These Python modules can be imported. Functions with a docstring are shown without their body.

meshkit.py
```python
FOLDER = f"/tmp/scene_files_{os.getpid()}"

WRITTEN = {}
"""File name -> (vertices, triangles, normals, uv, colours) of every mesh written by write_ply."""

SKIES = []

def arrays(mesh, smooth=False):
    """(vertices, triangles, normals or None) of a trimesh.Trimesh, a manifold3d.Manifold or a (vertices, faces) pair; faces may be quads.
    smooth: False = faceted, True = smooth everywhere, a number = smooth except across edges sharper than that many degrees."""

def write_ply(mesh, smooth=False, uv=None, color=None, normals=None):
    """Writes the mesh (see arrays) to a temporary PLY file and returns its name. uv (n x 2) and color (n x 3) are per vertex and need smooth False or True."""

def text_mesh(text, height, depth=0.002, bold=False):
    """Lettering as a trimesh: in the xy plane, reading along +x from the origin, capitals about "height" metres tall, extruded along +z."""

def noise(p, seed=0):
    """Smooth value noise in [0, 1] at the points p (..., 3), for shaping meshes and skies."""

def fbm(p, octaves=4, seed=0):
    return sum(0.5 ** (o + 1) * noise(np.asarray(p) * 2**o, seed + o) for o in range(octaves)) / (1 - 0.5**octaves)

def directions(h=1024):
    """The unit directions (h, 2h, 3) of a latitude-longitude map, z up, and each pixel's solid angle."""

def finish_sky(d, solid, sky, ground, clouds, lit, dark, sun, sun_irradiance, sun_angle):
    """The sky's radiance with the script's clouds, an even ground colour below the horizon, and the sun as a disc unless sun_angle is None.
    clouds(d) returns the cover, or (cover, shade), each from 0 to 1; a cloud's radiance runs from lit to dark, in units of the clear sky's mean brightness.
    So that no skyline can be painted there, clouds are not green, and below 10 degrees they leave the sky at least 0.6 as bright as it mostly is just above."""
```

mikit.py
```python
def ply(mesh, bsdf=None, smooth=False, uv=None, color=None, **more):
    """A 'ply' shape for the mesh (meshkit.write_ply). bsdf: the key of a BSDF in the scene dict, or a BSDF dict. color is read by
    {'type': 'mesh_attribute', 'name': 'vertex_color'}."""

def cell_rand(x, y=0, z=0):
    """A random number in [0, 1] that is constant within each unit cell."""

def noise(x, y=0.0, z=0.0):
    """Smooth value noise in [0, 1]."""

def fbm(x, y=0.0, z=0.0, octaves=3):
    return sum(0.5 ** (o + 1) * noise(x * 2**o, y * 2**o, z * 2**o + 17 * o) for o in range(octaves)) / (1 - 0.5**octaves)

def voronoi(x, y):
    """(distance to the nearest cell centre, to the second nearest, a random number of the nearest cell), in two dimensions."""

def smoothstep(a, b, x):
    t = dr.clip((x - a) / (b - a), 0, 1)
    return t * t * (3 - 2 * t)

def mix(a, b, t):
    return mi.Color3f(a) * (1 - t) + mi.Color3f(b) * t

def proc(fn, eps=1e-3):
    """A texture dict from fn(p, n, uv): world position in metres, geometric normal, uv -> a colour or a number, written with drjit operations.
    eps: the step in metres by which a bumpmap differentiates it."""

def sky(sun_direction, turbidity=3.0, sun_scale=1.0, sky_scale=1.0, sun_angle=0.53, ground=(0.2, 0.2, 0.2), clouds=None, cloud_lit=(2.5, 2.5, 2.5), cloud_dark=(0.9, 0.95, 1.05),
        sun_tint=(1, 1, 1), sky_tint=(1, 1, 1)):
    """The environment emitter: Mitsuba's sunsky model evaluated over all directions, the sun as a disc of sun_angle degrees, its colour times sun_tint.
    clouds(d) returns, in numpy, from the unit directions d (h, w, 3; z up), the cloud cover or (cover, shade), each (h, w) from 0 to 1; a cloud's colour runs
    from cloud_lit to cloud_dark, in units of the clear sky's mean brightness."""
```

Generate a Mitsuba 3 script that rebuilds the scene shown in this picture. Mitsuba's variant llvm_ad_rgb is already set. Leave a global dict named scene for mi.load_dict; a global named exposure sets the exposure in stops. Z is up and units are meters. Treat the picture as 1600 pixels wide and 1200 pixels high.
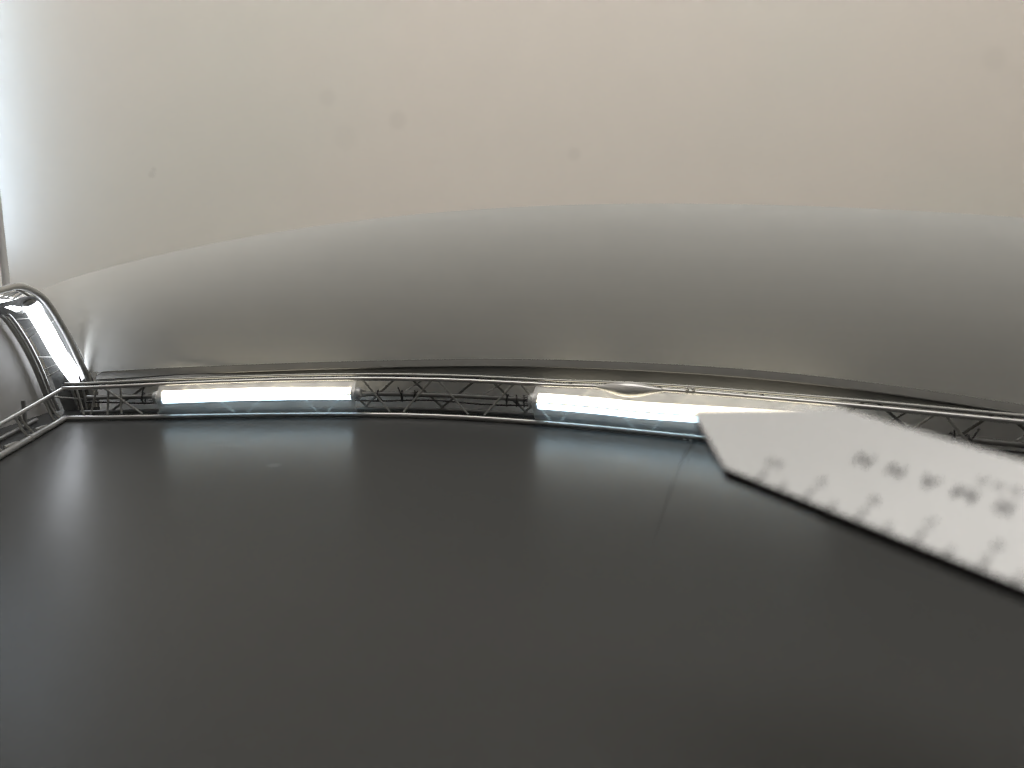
import math
import numpy as np, trimesh, mitsuba as mi, drjit as dr
import shapely.geometry as sg
from scipy.interpolate import CubicSpline, PchipInterpolator, UnivariateSpline
import mikit, meshkit
from mikit import proc, noise, fbm, smoothstep, mix

T = mi.ScalarTransform4f
scene, labels = {}, {}
rng = np.random.default_rng(7)

# ------------------------------------------------------------------ camera, light, exposure
PITCH = math.radians(9.6)
scene['camera'] = {'type': 'thinlens', 'fov': 68.0, 'fov_axis': 'x', 'near_clip': 0.005, 'far_clip': 20.0,
                   'aperture_radius': 0.0016, 'focus_distance': 0.455,
                   'to_world': T().look_at(origin=[0, 0, 0.10], target=[0, math.cos(PITCH), 0.10 - math.sin(PITCH)], up=[0, 0, 1])}
exposure = 0.0
CEILING_LIGHT = (4.3, 4.15, 3.96)      # radiance of the softbox overhead
WARM, COOL = (3.9, 3.45, 2.6), (2.3, 3.3, 4.0)   # the two halves of the truss tubes
ARCH_TUBE = (4.4, 4.6, 4.9)
STAND_TUBE = (3.3, 4.1, 5.2)


def area(c):
    return {'type': 'area', 'radiance': {'type': 'rgb', 'value': list(c)}}


# ------------------------------------------------------------------ materials
def rgb(*c):
    return {'type': 'rgb', 'value': list(c)}


def two(b):
    return {'type': 'twosided', 'bsdf': b}


def principled(color, rough, metal=0.0, spec=0.5, **more):
    return two({'type': 'principled', 'base_color': color, 'roughness': rough, 'metallic': metal, 'specular': spec, **more})


def spots(p, pts):
    s = mi.Float(0)
    for x, y, z, r, a in pts:
        d = dr.sqrt(dr.square(p.x - x) + dr.square(p.y - y) + dr.square(p.z - z))
        s = dr.maximum(s, a * (1 - smoothstep(r * 0.35, r, d)))
    return s


def wall_color(p, n, uv):
    f = fbm(p.x * 3, p.y * 3, p.z * 3)
    c = mix((0.805, 0.757, 0.70), (0.772, 0.757, 0.70), smoothstep(0.35, 0.65, f))
    m = spots(p, [(-.22, .95, .286, .014, .045), (-.137, .95, .26, .015, .06), (.075, .95, .221, .011, .055),
                  (-.437, .95, .197, .006, .10), (-.434, .95, .203, .004, .1), (-.20, .95, .24, .02, .03), (.57, .95, .33, .02, .04)])
    return c * (1 - m)


scene['mat_wall'] = principled(proc(wall_color), 0.75, spec=0.3)


def floor_color(p, n, uv):
    f = fbm(p.x * 9, p.y * 9, 3.0)
    s = noise(p.x * 900, p.y * 900, 1.0)
    c = mi.Color3f(0.0325, 0.0337, 0.0340) * (0.95 + 0.1 * f) * (0.97 + 0.06 * s)
    m = spots(p, [(-.1152, .3555, 0, .0045, .22)])
    return c + mi.Color3f(0.12) * m


def floor_rough(p, n, uv):
    return 0.29 + 0.07 * fbm(p.x * 22, p.y * 9, 8.0)


scene['mat_floor'] = principled(proc(floor_color), proc(floor_rough), spec=0.17)


scene['mat_scuff'] = principled(rgb(.0262, .0265, .0267), 0.33, spec=0.16)


def panel_color(p, n, uv):
    f = fbm(p.x * 7, p.y * 7, p.z * 7)
    streak = noise(p.x * 6, p.y * 40, p.z * 420)
    c = mi.Color3f(0.64, 0.645, 0.628) * (0.97 + 0.06 * f) * (0.992 + 0.016 * streak)
    m = spots(p, [(.196, .396, .1205, .0014, .45), (-.271, .50, .086, .0010, .7)])
    return c * (1 - m)


scene['mat_panel'] = principled(proc(panel_color), 0.56, metal=0.05, spec=0.3)
scene['mat_side'] = principled(rgb(.30, .295, .285), 0.42)
scene['mat_trim'] = principled(rgb(.21, .21, .205), 0.6)
scene['mat_trim_dark'] = principled(rgb(.135, .137, .134), 0.6)
scene['mat_backing'] = principled(rgb(.7, .7, .69), 0.6)


def chrome_color(p, n, uv):
    f = fbm(p.x * 60, p.y * 60, p.z * 60)
    return mi.Color3f(0.46, 0.457, 0.445) * (0.75 + 0.5 * f)


scene['mat_chrome'] = principled(proc(chrome_color), 0.3, metal=0.75)
scene['mat_steel'] = principled(rgb(.37, .37, .355), 0.4, metal=0.6)
scene['mat_dark_steel'] = principled(rgb(.19, .19, .185), 0.45, metal=0.5)
scene['mat_black'] = principled(rgb(.018, .018, .019), 0.5)
scene['mat_cap'] = principled(rgb(.55, .56, .56), 0.25, spec=0.6)
scene['mat_clear_cap'] = principled(rgb(.30, .31, .31), 0.2, spec=0.7)
scene['mat_lamp_warm'] = principled(rgb(.8, .78, .72), 0.4)
scene['mat_lamp_cool'] = principled(rgb(.74, .79, .82), 0.4)
scene['mat_film'] = principled(rgb(.52, .515, .50), 0.17, metal=0.25, spec=0.6)


def ruler_color(p, n, uv):
    f = fbm(p.x * 60, p.y * 60, p.z * 60)
    return mi.Color3f(0.44, 0.447, 0.453) * (0.97 + 0.05 * f)


scene['mat_ruler'] = principled(proc(ruler_color), 0.27, spec=0.55)
scene['mat_ruler_back'] = principled(rgb(.012, .010, .011), 0.85, spec=0.15)
scene['mat_cover'] = {'type': 'principledthin', 'base_color': rgb(.88, .88, .87), 'roughness': 0.12, 'spec_trans': 0.7, 'diff_trans': 0.22, 'eta': 1.45}
scene['mat_ink'] = principled(rgb(.012, .010, .014), 0.6)


# ------------------------------------------------------------------ helpers
def key_for(name):
    if name not in used:
        used[name] = 0
        return name
    used[name] += 1
    return f'{name}_{used[name]:03d}'


used = {}


def add(name, mesh, mat, parent=None, smooth=35, **more):
    k = key_for((parent + '__' if parent else '') + name)
    scene[k] = mikit.ply(mesh, mat, smooth=smooth, **more)
    return k


def thing(name, label, cat, group=None):
    k = key_for(name)
    labels[k] = {'label': label, 'category': cat}
    if group:
        labels[k]['group'] = group
    return k


def structure(name, mesh, mat, **more):
    k = add(name, mesh, mat, **more)
    labels[k] = {'kind': 'structure'}
    return k


def tube(pts, r, sides=12, cap=True):
    p = np.asarray(pts, float)
    r = np.broadcast_to(np.asarray(r, float), (len(p),))
    t = np.gradient(p, axis=0)
    t /= np.linalg.norm(t, axis=1, keepdims=True)
    a = np.cross(t[0], [0, 0, 1.0] if abs(t[0][2]) < .9 else [1.0, 0, 0])
    A = []
    for ti in t:
        a = a - ti * (a @ ti)
        a /= np.linalg.norm(a)
        A.append(a)
    A = np.array(A)
    B = np.cross(t, A)
    ang = np.arange(sides) * 2 * np.pi / sides
    v = p[:, None] + r[:, None, None] * (np.cos(ang)[None, :, None] * A[:, None] + np.sin(ang)[None, :, None] * B[:, None])
    n = len(p)
    i, j = np.meshgrid(np.arange(n - 1), np.arange(sides), indexing='ij')
    q = np.stack([i * sides + j, i * sides + (j + 1) % sides, (i + 1) * sides + (j + 1) % sides, (i + 1) * sides + j], -1).reshape(-1, 4)
    f = np.vstack([q[:, [0, 1, 2]], q[:, [0, 2, 3]]])
    v = v.reshape(-1, 3)
    if cap:
        m = len(v)
        v = np.vstack([v, p[0], p[-1]])
        k = np.arange(sides)
        f = np.vstack([f, np.stack([np.full(sides, m), (k + 1) % sides, k], 1),
                       np.stack([np.full(sides, m + 1), (n - 1) * sides + k, (n - 1) * sides + (k + 1) % sides], 1)])
    msh = trimesh.Trimesh(v, f, process=False)
    return msh


def strip(rows):
    """A sheet through rows of points (n, m, 3)."""
    g = np.asarray(rows, float)
    n, m = g.shape[:2]
    i, j = np.meshgrid(np.arange(n - 1), np.arange(m - 1), indexing='ij')
    q = np.stack([i * m + j, i * m + j + 1, (i + 1) * m + j + 1, (i + 1) * m + j], -1).reshape(-1, 4)
    return trimesh.Trimesh(g.reshape(-1, 3), np.vstack([q[:, [0, 1, 2]], q[:, [0, 2, 3]]]), process=False)


def box(size, centre):
    b = trimesh.creation.box(size)
    b.apply_translation(centre)
    return b


def join(*m):
    return trimesh.util.concatenate(m)


# the bowed line of the long truss, seen from above, and the height of its top chord
PLAN = np.array([(-.2735, .4541), (-.20, .4605), (-.12, .4655), (-.05, .461), (.02, .441), (.09, .410), (.16, .372), (.233, .333), (.32, .283), (.42, .222)])
plan = CubicSpline(PLAN[:, 0], PLAN[:, 1])
top_z = PchipInterpolator([-.32, -.27, -.2, -.12, -.05, .02, .06, .1, .16, .233, .42], [.0200, .0205, .0227, .0243, .0248, .0250, .0263, .0269, .0270, .0260, .0255])


def along(x, off, z):
    """Points on the truss line at x, pushed back by off from its front face, at height z."""
    x = np.asarray(x, float)
    s = plan(x, 1)
    l = np.sqrt(1 + s * s)
    return np.stack([x - off * s / l, plan(x) + off / l, np.broadcast_to(z, x.shape)], -1)


# ------------------------------------------------------------------ the setting
structure('floor', strip([[(x, y, 0) for y in np.linspace(-.8, .95, 8)] for x in np.linspace(-.95, 1.15, 8)]), 'mat_floor', smooth=False)
cr = np.array([(.0995, .405), (.0984, .4029), (.0861, .3696), (.0748, .3361), (.0623, .2954), (.0492, .2530)])
cc = CubicSpline(np.arange(len(cr)), cr)(np.linspace(0, len(cr) - 1, 60))
cw = np.interp(np.linspace(0, 1, 60), [0, .1, .3, .7, 1], [.0011, .0015, .0014, .0014, .0001])
ch = np.interp(np.linspace(0, 1, 60), [0, .1, .3, .6, 1], [.0003, .0018, .0004, .0001, 0])
rows, z0 = [], .00002
for (x, y), w, h in zip(cc, cw, ch):
    u = np.linspace(-1, 1, 9)
    rows.append([(x + a * w, y + a * w * .35, z0 + h * math.cos(a * math.pi / 2) ** 2) for a in u])
add('crease', strip(rows), 'mat_scuff', 'floor', smooth=True)
rows = []
for (x, y), w, h in zip(cc[:30], cw, ch):
    u = np.linspace(-1, 1, 7)
    rows.append([(x + .0042 + a * w * .7, y + .0016 + a * w * .3, z0 + .5 * h * math.cos(a * math.pi / 2) ** 2) for a in u])
add('crease', strip(rows), 'mat_floor', 'floor', smooth=True)

# white cove: back wall that sweeps up into the ceiling, and the walls that close the white room
prof = [(.95, z) for z in np.linspace(-.01, .95, 12)] + [(.95 - .3 * (1 - math.cos(a)), .95 + .3 * math.sin(a)) for a in np.linspace(.1, math.pi / 2, 10)]
prof += [(y, 1.25) for y in (.3, -.2, -.8)]
structure('wall', strip([[(x, y, z) for y, z in prof] for x in np.linspace(-.95, 1.15, 6)]), 'mat_wall', smooth=40)
structure('wall', strip([[(-.95, y, z) for y in (-.8, .95)] for z in (-.01, 1.25)]), 'mat_wall', smooth=False)
structure('wall', strip([[(1.15, y, z) for y in (-.8, .95)] for z in (-.01, 1.25)]), 'mat_wall', smooth=False)
structure('wall', strip([[(x, -.8, z) for x in (-.95, 1.15)] for z in (-.01, 1.25)]), 'mat_trim_dark', smooth=False)

# softbox under the ceiling
t = thing('ceiling_light', 'square white softbox light hanging under the white ceiling', 'ceiling light')
add('housing', box((1.46, .76, .03), (.09, .35, 1.222)), 'mat_cap', t, smooth=False)
add('diffuser', strip([[(x, y, 1.2055) for x in (.80, -.62)] for y in (-.02, .72)]), 'mat_lamp_warm', t, smooth=False, emitter=area(CEILING_LIGHT))

# ------------------------------------------------------------------ curved panel above the long truss
panel_top = UnivariateSpline([-.36, -.3173, -.2905, -.2659, -.2421, -.1956, -.1563, -.1177, -.0636, -.003, .0501, .0825, .1265, .1785, .2239, .33, .45],
                             [.064, .0768, .0834, .0897, .0954, .1048, .1116, .1180, .1244, .1280, .1286, .1282, .1260, .1218, .1167, .102, .085], s=1.5e-6)
rail_top = CubicSpline([-.36, -.27, -.22, -.16, -.08, 0, .073, .12, .1625, .20, .235, .33, .45], [.0235, .0258, .0300, .0330, .0353, .0385, .0403, .0405, .0390, .0360, .0325, .026, .022])


def back(x):
    return .036 * np.clip((-.15 - np.asarray(x, float)) / .145, 0, 1.45) ** 2


t = thing('curved_panel', 'long satin grey panel rising behind the lattice truss to an arched top edge', 'panel')
rows = []
for x in np.linspace(-.36, .42, 100):
    zt, zb = float(panel_top(x)) + .0003, float(rail_top(x))
    col = []
    zm = zb + .34 * (zt - zb)
    for a in np.linspace(-.30, .60, 40):
        h = (zt - zm) / math.sin(.60) if a > 0 else (zm - zb) / math.sin(.30)
        d = .062 if a > 0 else .040
        col.append(along(x, .0045 + back(x) + d * (1 - math.cos(a)), zm + h * math.sin(a)))
    rows.append(col)
add('sheet', strip(rows), 'mat_panel', t, smooth=True)
xs = np.linspace(-.266, .42, 90)
add('edge_trim', strip([[along(x, o + .8 * back(x), float(rail_top(x)) + dz) for o, dz in ((.0230, .0012), (.0145, .0008), (.0132, .0002), (.0098, -.0048), (.0104, -.0054), (.0130, -.0056))] for x in xs]), 'mat_trim', t, smooth=30)
add('lower_lip', strip([[along(x, o, z) for o, z in ((.0130, float(rail_top(x)) - .0050), (.0118, float(rail_top(x)) - .0054), (.0090, float(top_z(x)) + .0018), (.0100, float(top_z(x)) + .0012), (.022, float(top_z(x)) - .002))] for x in xs]), 'mat_trim_dark', t, smooth=30)
add('backing_board', join(strip([[along(x, .030, z) for z in (.0, .012, .026, .036)] for x in xs])), 'mat_backing', t, smooth=True)

# panel on the left, under the arch
t = thing('upright_panel', 'satin grey side panel standing under the arched truss at the left edge', 'panel')
prof = [(.4900, .0), (.4860, .012), (.4765, .0330), (.4640, .0540), (.4510, .0675), (.4350, .0735), (.40, .0745), (.33, .0735), (.27, .060), (.24, .0)]
pg = sg.Polygon([(y, z) for y, z in prof])
m = trimesh.creation.extrude_polygon(pg, .004, engine='earcut')
v = m.vertices.copy()
m = trimesh.Trimesh(np.stack([-.304 + v[:, 2], v[:, 0], v[:, 1]], 1), m.faces, process=False)
add('sheet', m, 'mat_side', t, smooth=30)


# ------------------------------------------------------------------ the long truss
def brace(p, q, r, mat, parent):
    add('brace', tube([p, np.add(p, q) / 2, q], r, 8), mat, parent)


LT = thing('lattice_truss', 'long bowed chrome lattice truss lying along the far edge of the dark floor', 'truss')
xs = np.linspace(-.2735, .42, 140)
add('top_chord', tube(along(xs, 0, top_z(xs)), .00125, 16), 'mat_chrome', LT, smooth=True)
add('top_chord', tube(along(xs, .004, top_z(xs) + .0022), .0008, 12), 'mat_steel', LT, smooth=True)
add('bottom_chord', tube(along(xs, 0, .0019), .0016, 16), 'mat_chrome', LT, smooth=True)
add('bottom_chord', tube(along(xs, .0205, .0016), .0012, 10), 'mat_dark_steel', LT, smooth=True)
add('middle_bar', tube(along(xs[2:], .0095, .0128 + .12 * (top_z(xs[2:]) - .02)), .0015, 12), 'mat_dark_steel', LT, smooth=True)
add('cable', tube(along(xs[2:], .0075, .0098 + .0006 * np.sin(xs[2:] * 90)), .00055, 8), 'mat_black', LT, smooth=True)
# front bracing: pairs of rods meeting at the chords
tops = [-.252, -.197, -.1425, -.0955, -.0482, .0025, .048, .099, .1475, .2015, .247, .296, .345, .39]
for i, x in enumerate(tops):
    j = rng.uniform(-.0012, .0012)
    zt = float(top_z(x)) - .0012
    nx = tops[i + 1] if i + 1 < len(tops) else x + .045
    px = tops[i - 1] if i else -.30
    if i:
        m = (px + x) / 2
        brace(along(x - .0024, .0022, zt), along(m + .0042 + j, .0022, .0035), .00062, 'mat_steel', LT)
    m = (nx + x) / 2
    brace(along(x + .0024, .0022, zt), along(m - .0042 + j, .0022, .0035), .00062, 'mat_steel', LT)
for x0, x1 in ((-.2545, -.2595), (-.2475, -.2495), (-.2405, -.2412), (-.2665, -.2635)):   # crowded rods near the corner
    brace(along(x0, .0032, float(top_z(x0)) - .001), along(x1, .0032, .0035), .0007, 'mat_steel', LT)
for i, x in enumerate(tops):
    nx = tops[i + 1] if i + 1 < len(tops) else x + .045
    m = (nx + x) / 2
    for a, b in ((m + .003, nx + .001), (m - .003, x - .001)):
        brace(along(a, .0185, float(top_z(m)) - .001), along(b, .0185, .003), .0007, 'mat_dark_steel', LT)
    brace(along(m + .005, .004, .0165), along(m + .014, .016, .0225), .00045, 'mat_dark_steel', LT)
# collars clamped on the chords
for x, zz, r in ((.0955, None, .0019), (.0985, None, .0019), (.0955, .0019, .0022), (.0985, .0019, .0022), (-.2505, None, .0016), (-.2470, None, .0016)):
    xx = np.array([x - .0005, x, x + .0005])
    z = top_z(xx) if zz is None else zz
    add('collar', tube(along(xx, 0, z), r, 14), 'mat_chrome', LT)
    if x > 0:
        s = trimesh.creation.icosphere(2, .0010)
        s.apply_translation(along(x, -.0012, float(np.mean(z)) + (.0019 if zz is None else -.0016)))
        add('screw', s, 'mat_chrome', LT, smooth=True)
# cable ties on the middle bar, their tails cut at different lengths
for x, ang, ln in ((-.0705, 1.9, .006), (-.0625, .9, .004), (-.0855, -.8, .005), (-.006, 1.2, .0035), (.0045, .5, .003), (.186, .8, .006), (.2065, 1.75, .005), (.2125, 1.15, .007), (-.2295, 1.2, .007), (.0, -1.0, .004)):
    zc = .0128 + .12 * (float(top_z(x)) - .02)
    c = along(x, .0088, zc)
    ring = [c + np.array([0, math.cos(a) * .0021, math.sin(a) * .0036 - .0010]) for a in np.linspace(0, 2 * math.pi, 15)]
    head = box((.0013, .0012, .0014), c + np.array([0, -.0025, -.0012]))
    tail = [c + np.array([0, -.0026, 0]), c + np.array([math.cos(ang) * ln * .5, -.0036, math.sin(ang) * ln * .55]), c + np.array([math.cos(ang) * ln, -.0038, math.sin(ang) * ln])]
    add('cable_tie', join(tube(ring, .00045, 6), head, tube(tail, .00042, 6)), 'mat_black', LT)
# swollen sleeve on the top chord
xb = np.linspace(.049, .0835, 40)
u = np.linspace(0, 1, 40)
rb = .0012 + .0034 * np.sin(np.pi * u) ** 1.5
add('swollen_sleeve', tube(along(xb, -.001, top_z(xb) - .0007 * np.sin(np.pi * u)), rb, 28), 'mat_film', LT, smooth=True)
labels[LT + '__swollen_sleeve'] = {'label': 'spindle-shaped swelling of the shiny sleeve on the top chord'}


# ------------------------------------------------------------------ lamp tubes
def half_tube(pts, r, a0, a1, side, k=12, gap=0.0):
    """Part of a tube wall from angle a0 to a1 about the path; angle 0 points along side, 90 degrees points up."""
    p = np.asarray(pts, float)
    tt = np.gradient(p, axis=0)
    tt /= np.linalg.norm(tt, axis=1, keepdims=True)
    s = np.asarray(side, float) - tt * (tt * side).sum(1, keepdims=True)
    s /= np.linalg.norm(s, axis=1, keepdims=True)
    upv = np.cross(tt, s)
    upv *= np.sign((upv * np.array([0, 0, 1.0])).sum(1, keepdims=True) + 1e-9)
    ang = np.linspace(a0, a1, k)
    g = p[:, None] + r * (np.cos(ang)[None, :, None] * s[:, None] + np.sin(ang)[None, :, None] * upv[:, None])
    m = strip(g)
    c = p[:, None].repeat(k, 1).reshape(-1, 3)
    mid = m.faces[0]
    if np.dot(np.cross(m.vertices[mid[1]] - m.vertices[mid[0]], m.vertices[mid[2]] - m.vertices[mid[0]]), m.vertices[mid[0]] - c[mid[0]]) < 0:
        m = trimesh.Trimesh(m.vertices, m.faces[:, ::-1], process=False)
    return m


def truss_lamp(x0, x1, zf, r, label):
    t = thing('tube_lamp', label, 'lamp', None)
    x = np.linspace(x0, x1, 60)
    p = along(x, -.0030, zf(x))
    side = np.array([0, -1.0, 0])
    add('warm_diffuser', half_tube(p, r, math.radians(3), math.radians(205), side, 18), 'mat_lamp_warm', t, smooth=True, emitter=area(WARM))
    add('cool_diffuser', half_tube(p, r, math.radians(-155), math.radians(-3), side, 16), 'mat_lamp_cool', t, smooth=True, emitter=area(COOL))
    add('seam', tube(along(x, -.0030 - r + .0003, zf(x)), .00033, 8), 'mat_cap', t, smooth=True)
    for xa, xc in ((x0 - .0055, x0 + .0002), (x1 - .0002, x1 + .0055)):
        xx = np.linspace(xa, xc, 7)
        rr = r * np.array([.80, .97, 1.0, .93, .93, 1.02, 1.02]) if xa < x0 else r * np.array([1.02, 1.02, .93, .93, 1.0, .97, .80])
        add('end_cap', tube(along(xx, -.0030, zf(xx)), rr, 20), 'mat_clear_cap', t, smooth=40)
        pin = xa - .003 if xa < x0 else xc + .003
        px = np.array([xa, (xa + pin) / 2, pin]) if xa < x0 else np.array([xc, (xc + pin) / 2, pin])
        for dz in (-.0018, .0018):
            add('pin', tube(along(px, -.0030, zf(px) + dz), .00045, 8), 'mat_dark_steel', t)
    xc = np.linspace(x0 - .0025, x1 + .0025, 60)
    rows = []
    for a in xc:
        zt, zb, zl = float(top_z(a)) - .0008, .0034, float(zf(a))
        rows.append([along(a, o, z) for o, z in ((-.0006, zt), (-.0030, zt - .0012), (-.0066, zl + r * .75), (-.0088, zl + r * .3), (-.0090, zl - r * .3), (-.0072, zl - r * .85), (-.0036, zb + .0022), (-.0008, zb))])
    add('clear_cover', strip(rows), 'mat_cover', t, smooth=True)
    return t


truss_lamp(-.2136, -.0989, PchipInterpolator([-.23, -.2136, -.158, -.0989, -.09], [.0145, .0147, .0157, .0159, .0159]), .0039,
           'shorter glowing white tube lamp lying in the lattice truss nearer the left corner')
truss_lamp(.0169, .1614, PchipInterpolator([.0, .0169, .051, .0714, .0954, .1614, .17], [.0154, .0155, .0153, .0149, .0155, .0180, .0182]), .0047,
           'longer glowing white tube lamp in the lattice truss, running behind the ruler tip')

# ------------------------------------------------------------------ the truss that runs back towards the camera on the left
ST = thing('short_truss', 'short grey lattice truss running forward from the far left corner, low at the left edge', 'truss')
A, B = np.array([-.2735, .4541]), np.array([-.2370, .285])


def side(u, off, z):
    u = np.asarray(u, float)
    d = (B - A) / np.linalg.norm(B - A)
    p = A + u[..., None] * d + off * np.array([d[1], -d[0]])
    return np.concatenate([p, np.broadcast_to(z, u.shape)[..., None]], -1)


us = np.linspace(-.001, .172, 30)
st_z = lambda u: .0200 - .035 * u
add('top_chord', tube(side(us, 0, st_z(us)), .0012, 14), 'mat_chrome', ST, smooth=True)
add('bottom_chord', tube(side(us, 0, .0019), .0017, 14), 'mat_chrome', ST, smooth=True)
add('bottom_chord', tube(side(us, .016, .0016), .0012, 10), 'mat_dark_steel', ST, smooth=True)
for a in (.022, .062, .102, .142):
    for d0, d1 in ((0, -.017), (.004, -.009)):
        uu = np.linspace(a + d0, a + d1, 5)
        add('brace', tube(side(uu, .001, np.linspace(float(st_z(a)) - .0008, .003, 5) + np.array([0, -.0006, -.001, -.0006, 0])), .0007, 8), 'mat_steel', ST)
    uu = np.array([a + .020, a + .010, a + .004])
    add('brace', tube(side(uu, .001, np.linspace(.0045, .003, 3)), .0007, 8), 'mat_steel', ST)
    uu = np.array([a - .002] * 3)
    add('post', tube(side(uu, .014, np.linspace(float(st_z(a)) - .002, .003, 3)), .0011, 8), 'mat_dark_steel', ST)
uu = np.array([.052, .0528, .0536])
add('collar', tube(side(uu, 0, .0019), .0021, 14), 'mat_chrome', ST)
s = trimesh.creation.icosphere(2, .0011)
s.apply_translation(side(np.array(.030), .013, .008))
add('bolt', s, 'mat_black', ST, smooth=True)

# ------------------------------------------------------------------ the arched truss at the left
AT = thing('arched_truss', 'arched lattice truss rising from the far left corner and bending over at its top', 'truss')
outer = np.array([(-.275, .4900, .002), (-.275, .4873, .0176), (-.275, .4765, .0370), (-.275, .4650, .0552), (-.275, .4433, .0778), (-.275, .4240, .0832), (-.275, .4100, .0815), (-.275, .375, .079), (-.275, .32, .076), (-.275, .27, .062), (-.275, .25, .002)])
inner = np.array([(-.292, .4790, .002), (-.292, .4742, .0115), (-.292, .4647, .0334), (-.292, .4515, .0546), (-.292, .4381, .0682), (-.292, .4200, .0735), (-.292, .3900, .074), (-.292, .33, .071), (-.292, .28, .058), (-.292, .26, .002)])


def path(k, n=80):
    d = np.r_[0, np.cumsum(np.linalg.norm(np.diff(k, axis=0), axis=1))]
    f = PchipInterpolator(d, k)
    return f, d[-1], f(np.linspace(0, d[-1], n))


fo, Lo, po = path(outer)
fi, Li, pi_ = path(inner)
add('outer_chord', tube(po, .0019, 16), 'mat_steel', AT, smooth=True)
add('outer_chord', tube(po + np.array([-.0032, -.003, -.001]), .0007, 12), 'mat_chrome', AT, smooth=True)
add('inner_chord', tube(pi_, .0010, 14), 'mat_chrome', AT, smooth=True)
add('inner_chord', tube(pi_ + np.array([-.0032, 0, -.0012]), .0016, 14), 'mat_steel', AT, smooth=True)
add('middle_bar', tube((fo(np.linspace(0, Lo, 60)) + fi(np.linspace(0, Li, 60))) / 2 + np.array([-.002, .005, -.002]), .0009, 10), 'mat_steel', AT, smooth=True)
add('backing_strip', strip(np.stack([po + np.array([-.001, .010, -.006]), fi(np.linspace(0, Li, 80)) + np.array([-.001, .010, -.006])], 1)), 'mat_trim_dark', AT, smooth=True)
k = 0
for a in np.linspace(.035, .93, 19):
    pin, pout = fi(a * Li), fo(min(1, (a + (.022 if k % 2 else -.022))) * Lo)
    brace(pin + np.array([.0005, .001, 0]), pout + np.array([-.001, .002, 0]), .00055, 'mat_steel', AT)
    if k % 2:
        pin2 = fi((a + .018) * Li)
        brace(pin2 + np.array([.0005, .001, 0]), fo(min(1, a + .030) * Lo) + np.array([-.001, .002, 0]), .00055, 'mat_steel', AT)
    k += 1


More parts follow.
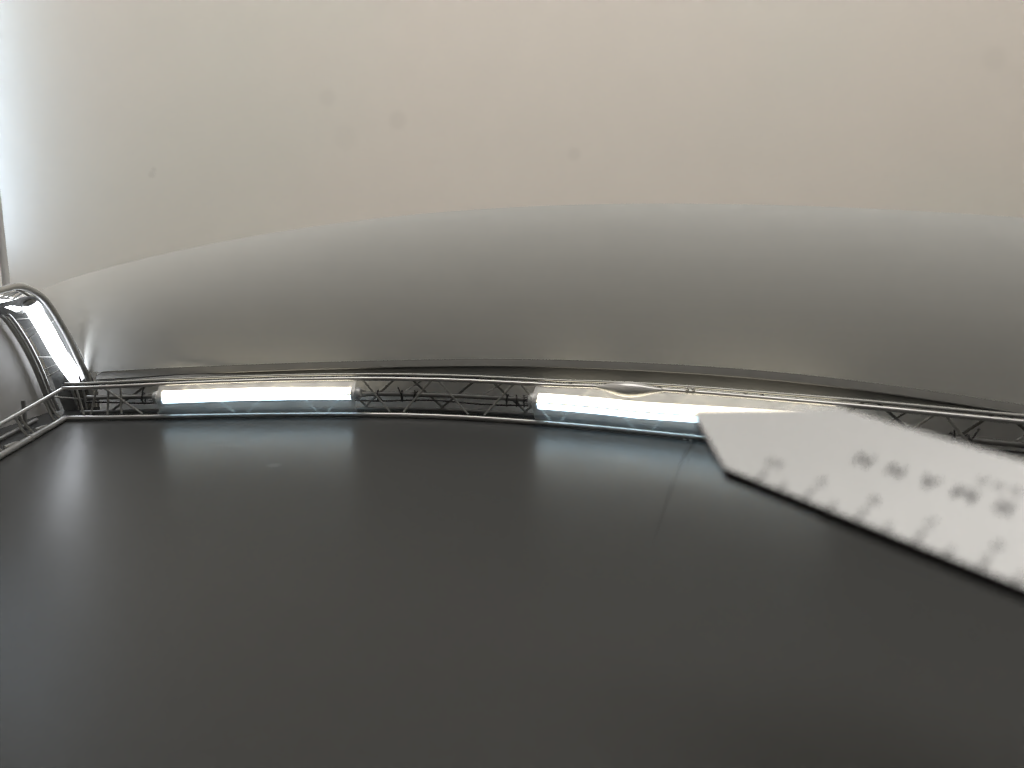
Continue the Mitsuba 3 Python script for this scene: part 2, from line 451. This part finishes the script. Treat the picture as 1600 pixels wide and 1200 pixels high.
def arch_lamp(pts, r, label):
    t = thing('arch_lamp', label, 'lamp')
    f, L, p = path(np.array(pts, float), 40)
    add('diffuser', tube(p, r, 20), 'mat_lamp_warm', t, smooth=True, emitter=area(ARCH_TUBE))
    for q0, q1 in ((p[0], p[1]), (p[-1], p[-2])):
        d = (q0 - q1) / np.linalg.norm(q0 - q1)
        add('end_cap', tube([q0 + d * s for s in (-.0004, .0012, .003, .0042)], [r * 1.04, r * 1.04, r * .98, r * .8], 20), 'mat_cap', t, smooth=40)
    return t


arch_lamp([(-.282, .4855, .0215), (-.282, .4707, .0382), (-.282, .4564, .0587), (-.282, .4445, .0742)], .0046, 'bright white lamp tube bent down the outer side of the arch')
arch_lamp([(-.288, .4435, .0708), (-.288, .4352, .0736), (-.288, .4270, .0748), (-.288, .40, .0755)], .0036, 'bright white lamp lying over the top of the arch at the left edge')

# ------------------------------------------------------------------ pole and stand lamp at the far left
t = thing('pole', 'slim grey metal pole standing behind the arch at the left edge', 'pole')
add('shaft', tube([(-.3965, .60, z) for z in (.004, .1, .4, .7)], .0027, 18), 'mat_cap', t, smooth=True)
add('foot', tube([(-.3965, .60, z) for z in (.0004, .003, .006)], [.014, .013, .004], 24), 'mat_steel', t, smooth=30)
t = thing('stand_lamp', 'tall cool white tube lamp standing at the left beside the white wall', 'lamp')
add('diffuser', tube([(-.645, .90, z) for z in (.10, .25, .45, .62)], .011, 20), 'mat_lamp_cool', t, smooth=True, emitter=area(STAND_TUBE))
add('base', tube([(-.645, .90, z) for z in (.0004, .012, .02, .0995)], [.04, .04, .012, .012], 24), 'mat_cap', t, smooth=30)

# ------------------------------------------------------------------ the ruler
RO = np.array([.042901, .148408, .057816])
RE = np.array([.63866364, -.75848215, -.12966719])
RW = np.array([.74043982, .55990552, .37182615])
RN = np.array([-.20942213, -.33348259, .91920168])
RM = np.eye(4)
RM[:3, :3], RM[:3, 3] = np.stack([RE, RW, RN], 1), RO
RT = T(RM.tolist())
RL = thing('ruler', 'white metal ruler with pointed end and black edge over the dark floor', 'ruler')
out = sg.Polygon([(0, 0), (.125, 0), (.125, .0299), (.008, .0299), (-.0182, .0134)]).buffer(-.0012).buffer(.0012, quad_segs=6)
TH = .0031


def flat(m, z):
    m = m.copy()
    m.apply_translation((0, 0, z))
    m.apply_transform(RM)
    return m


face = trimesh.creation.extrude_polygon(out, .0003, engine='earcut')
core = trimesh.creation.extrude_polygon(out.buffer(-.00015), TH, engine='earcut')
add('face', flat(face, -.0003), 'mat_ruler', RL, smooth=False)
add('body', flat(core, -.0003 - TH), 'mat_ruler_back', RL, smooth=False)
labels[RL + '__body'] = {'label': 'black core and edge of the ruler under its white face'}


def printing(name, text, s, tpos, height, bold=False):
    m = meshkit.text_mesh(text, height, .00004, bold)
    c = m.bounds.mean(0)
    m.apply_translation((-c[0], -c[1], 0))
    m.apply_transform(np.diag([-1.0, -1.0, 1.0, 1.0]))       # the scale faces away: the lettering reads from the other side
    m.apply_translation((s, tpos, 0))
    add(name, flat(m, .00001), 'mat_ink', RL, smooth=False)


for i, ch_ in enumerate('NNAMRE'):
    printing('letter', ch_, .0205 + .00606 * i, .0160, .0034, True)
for i in range(3):
    printing('small_letter', '0', .0396 + .0026 * i, .0209, .0019, True)
for i in range(11):
    printing('numeral', str(10 - i), .0075 + .01 * i, .0062, .0021, True)
for i in range(22):
    ln = .0036 if i % 2 == 0 else .0021
    add('tick_mark', flat(box((.00060, ln, .00004), (.0075 + .005 * i, .0001 + ln / 2, .00003)), 0), 'mat_ink', RL, smooth=False)
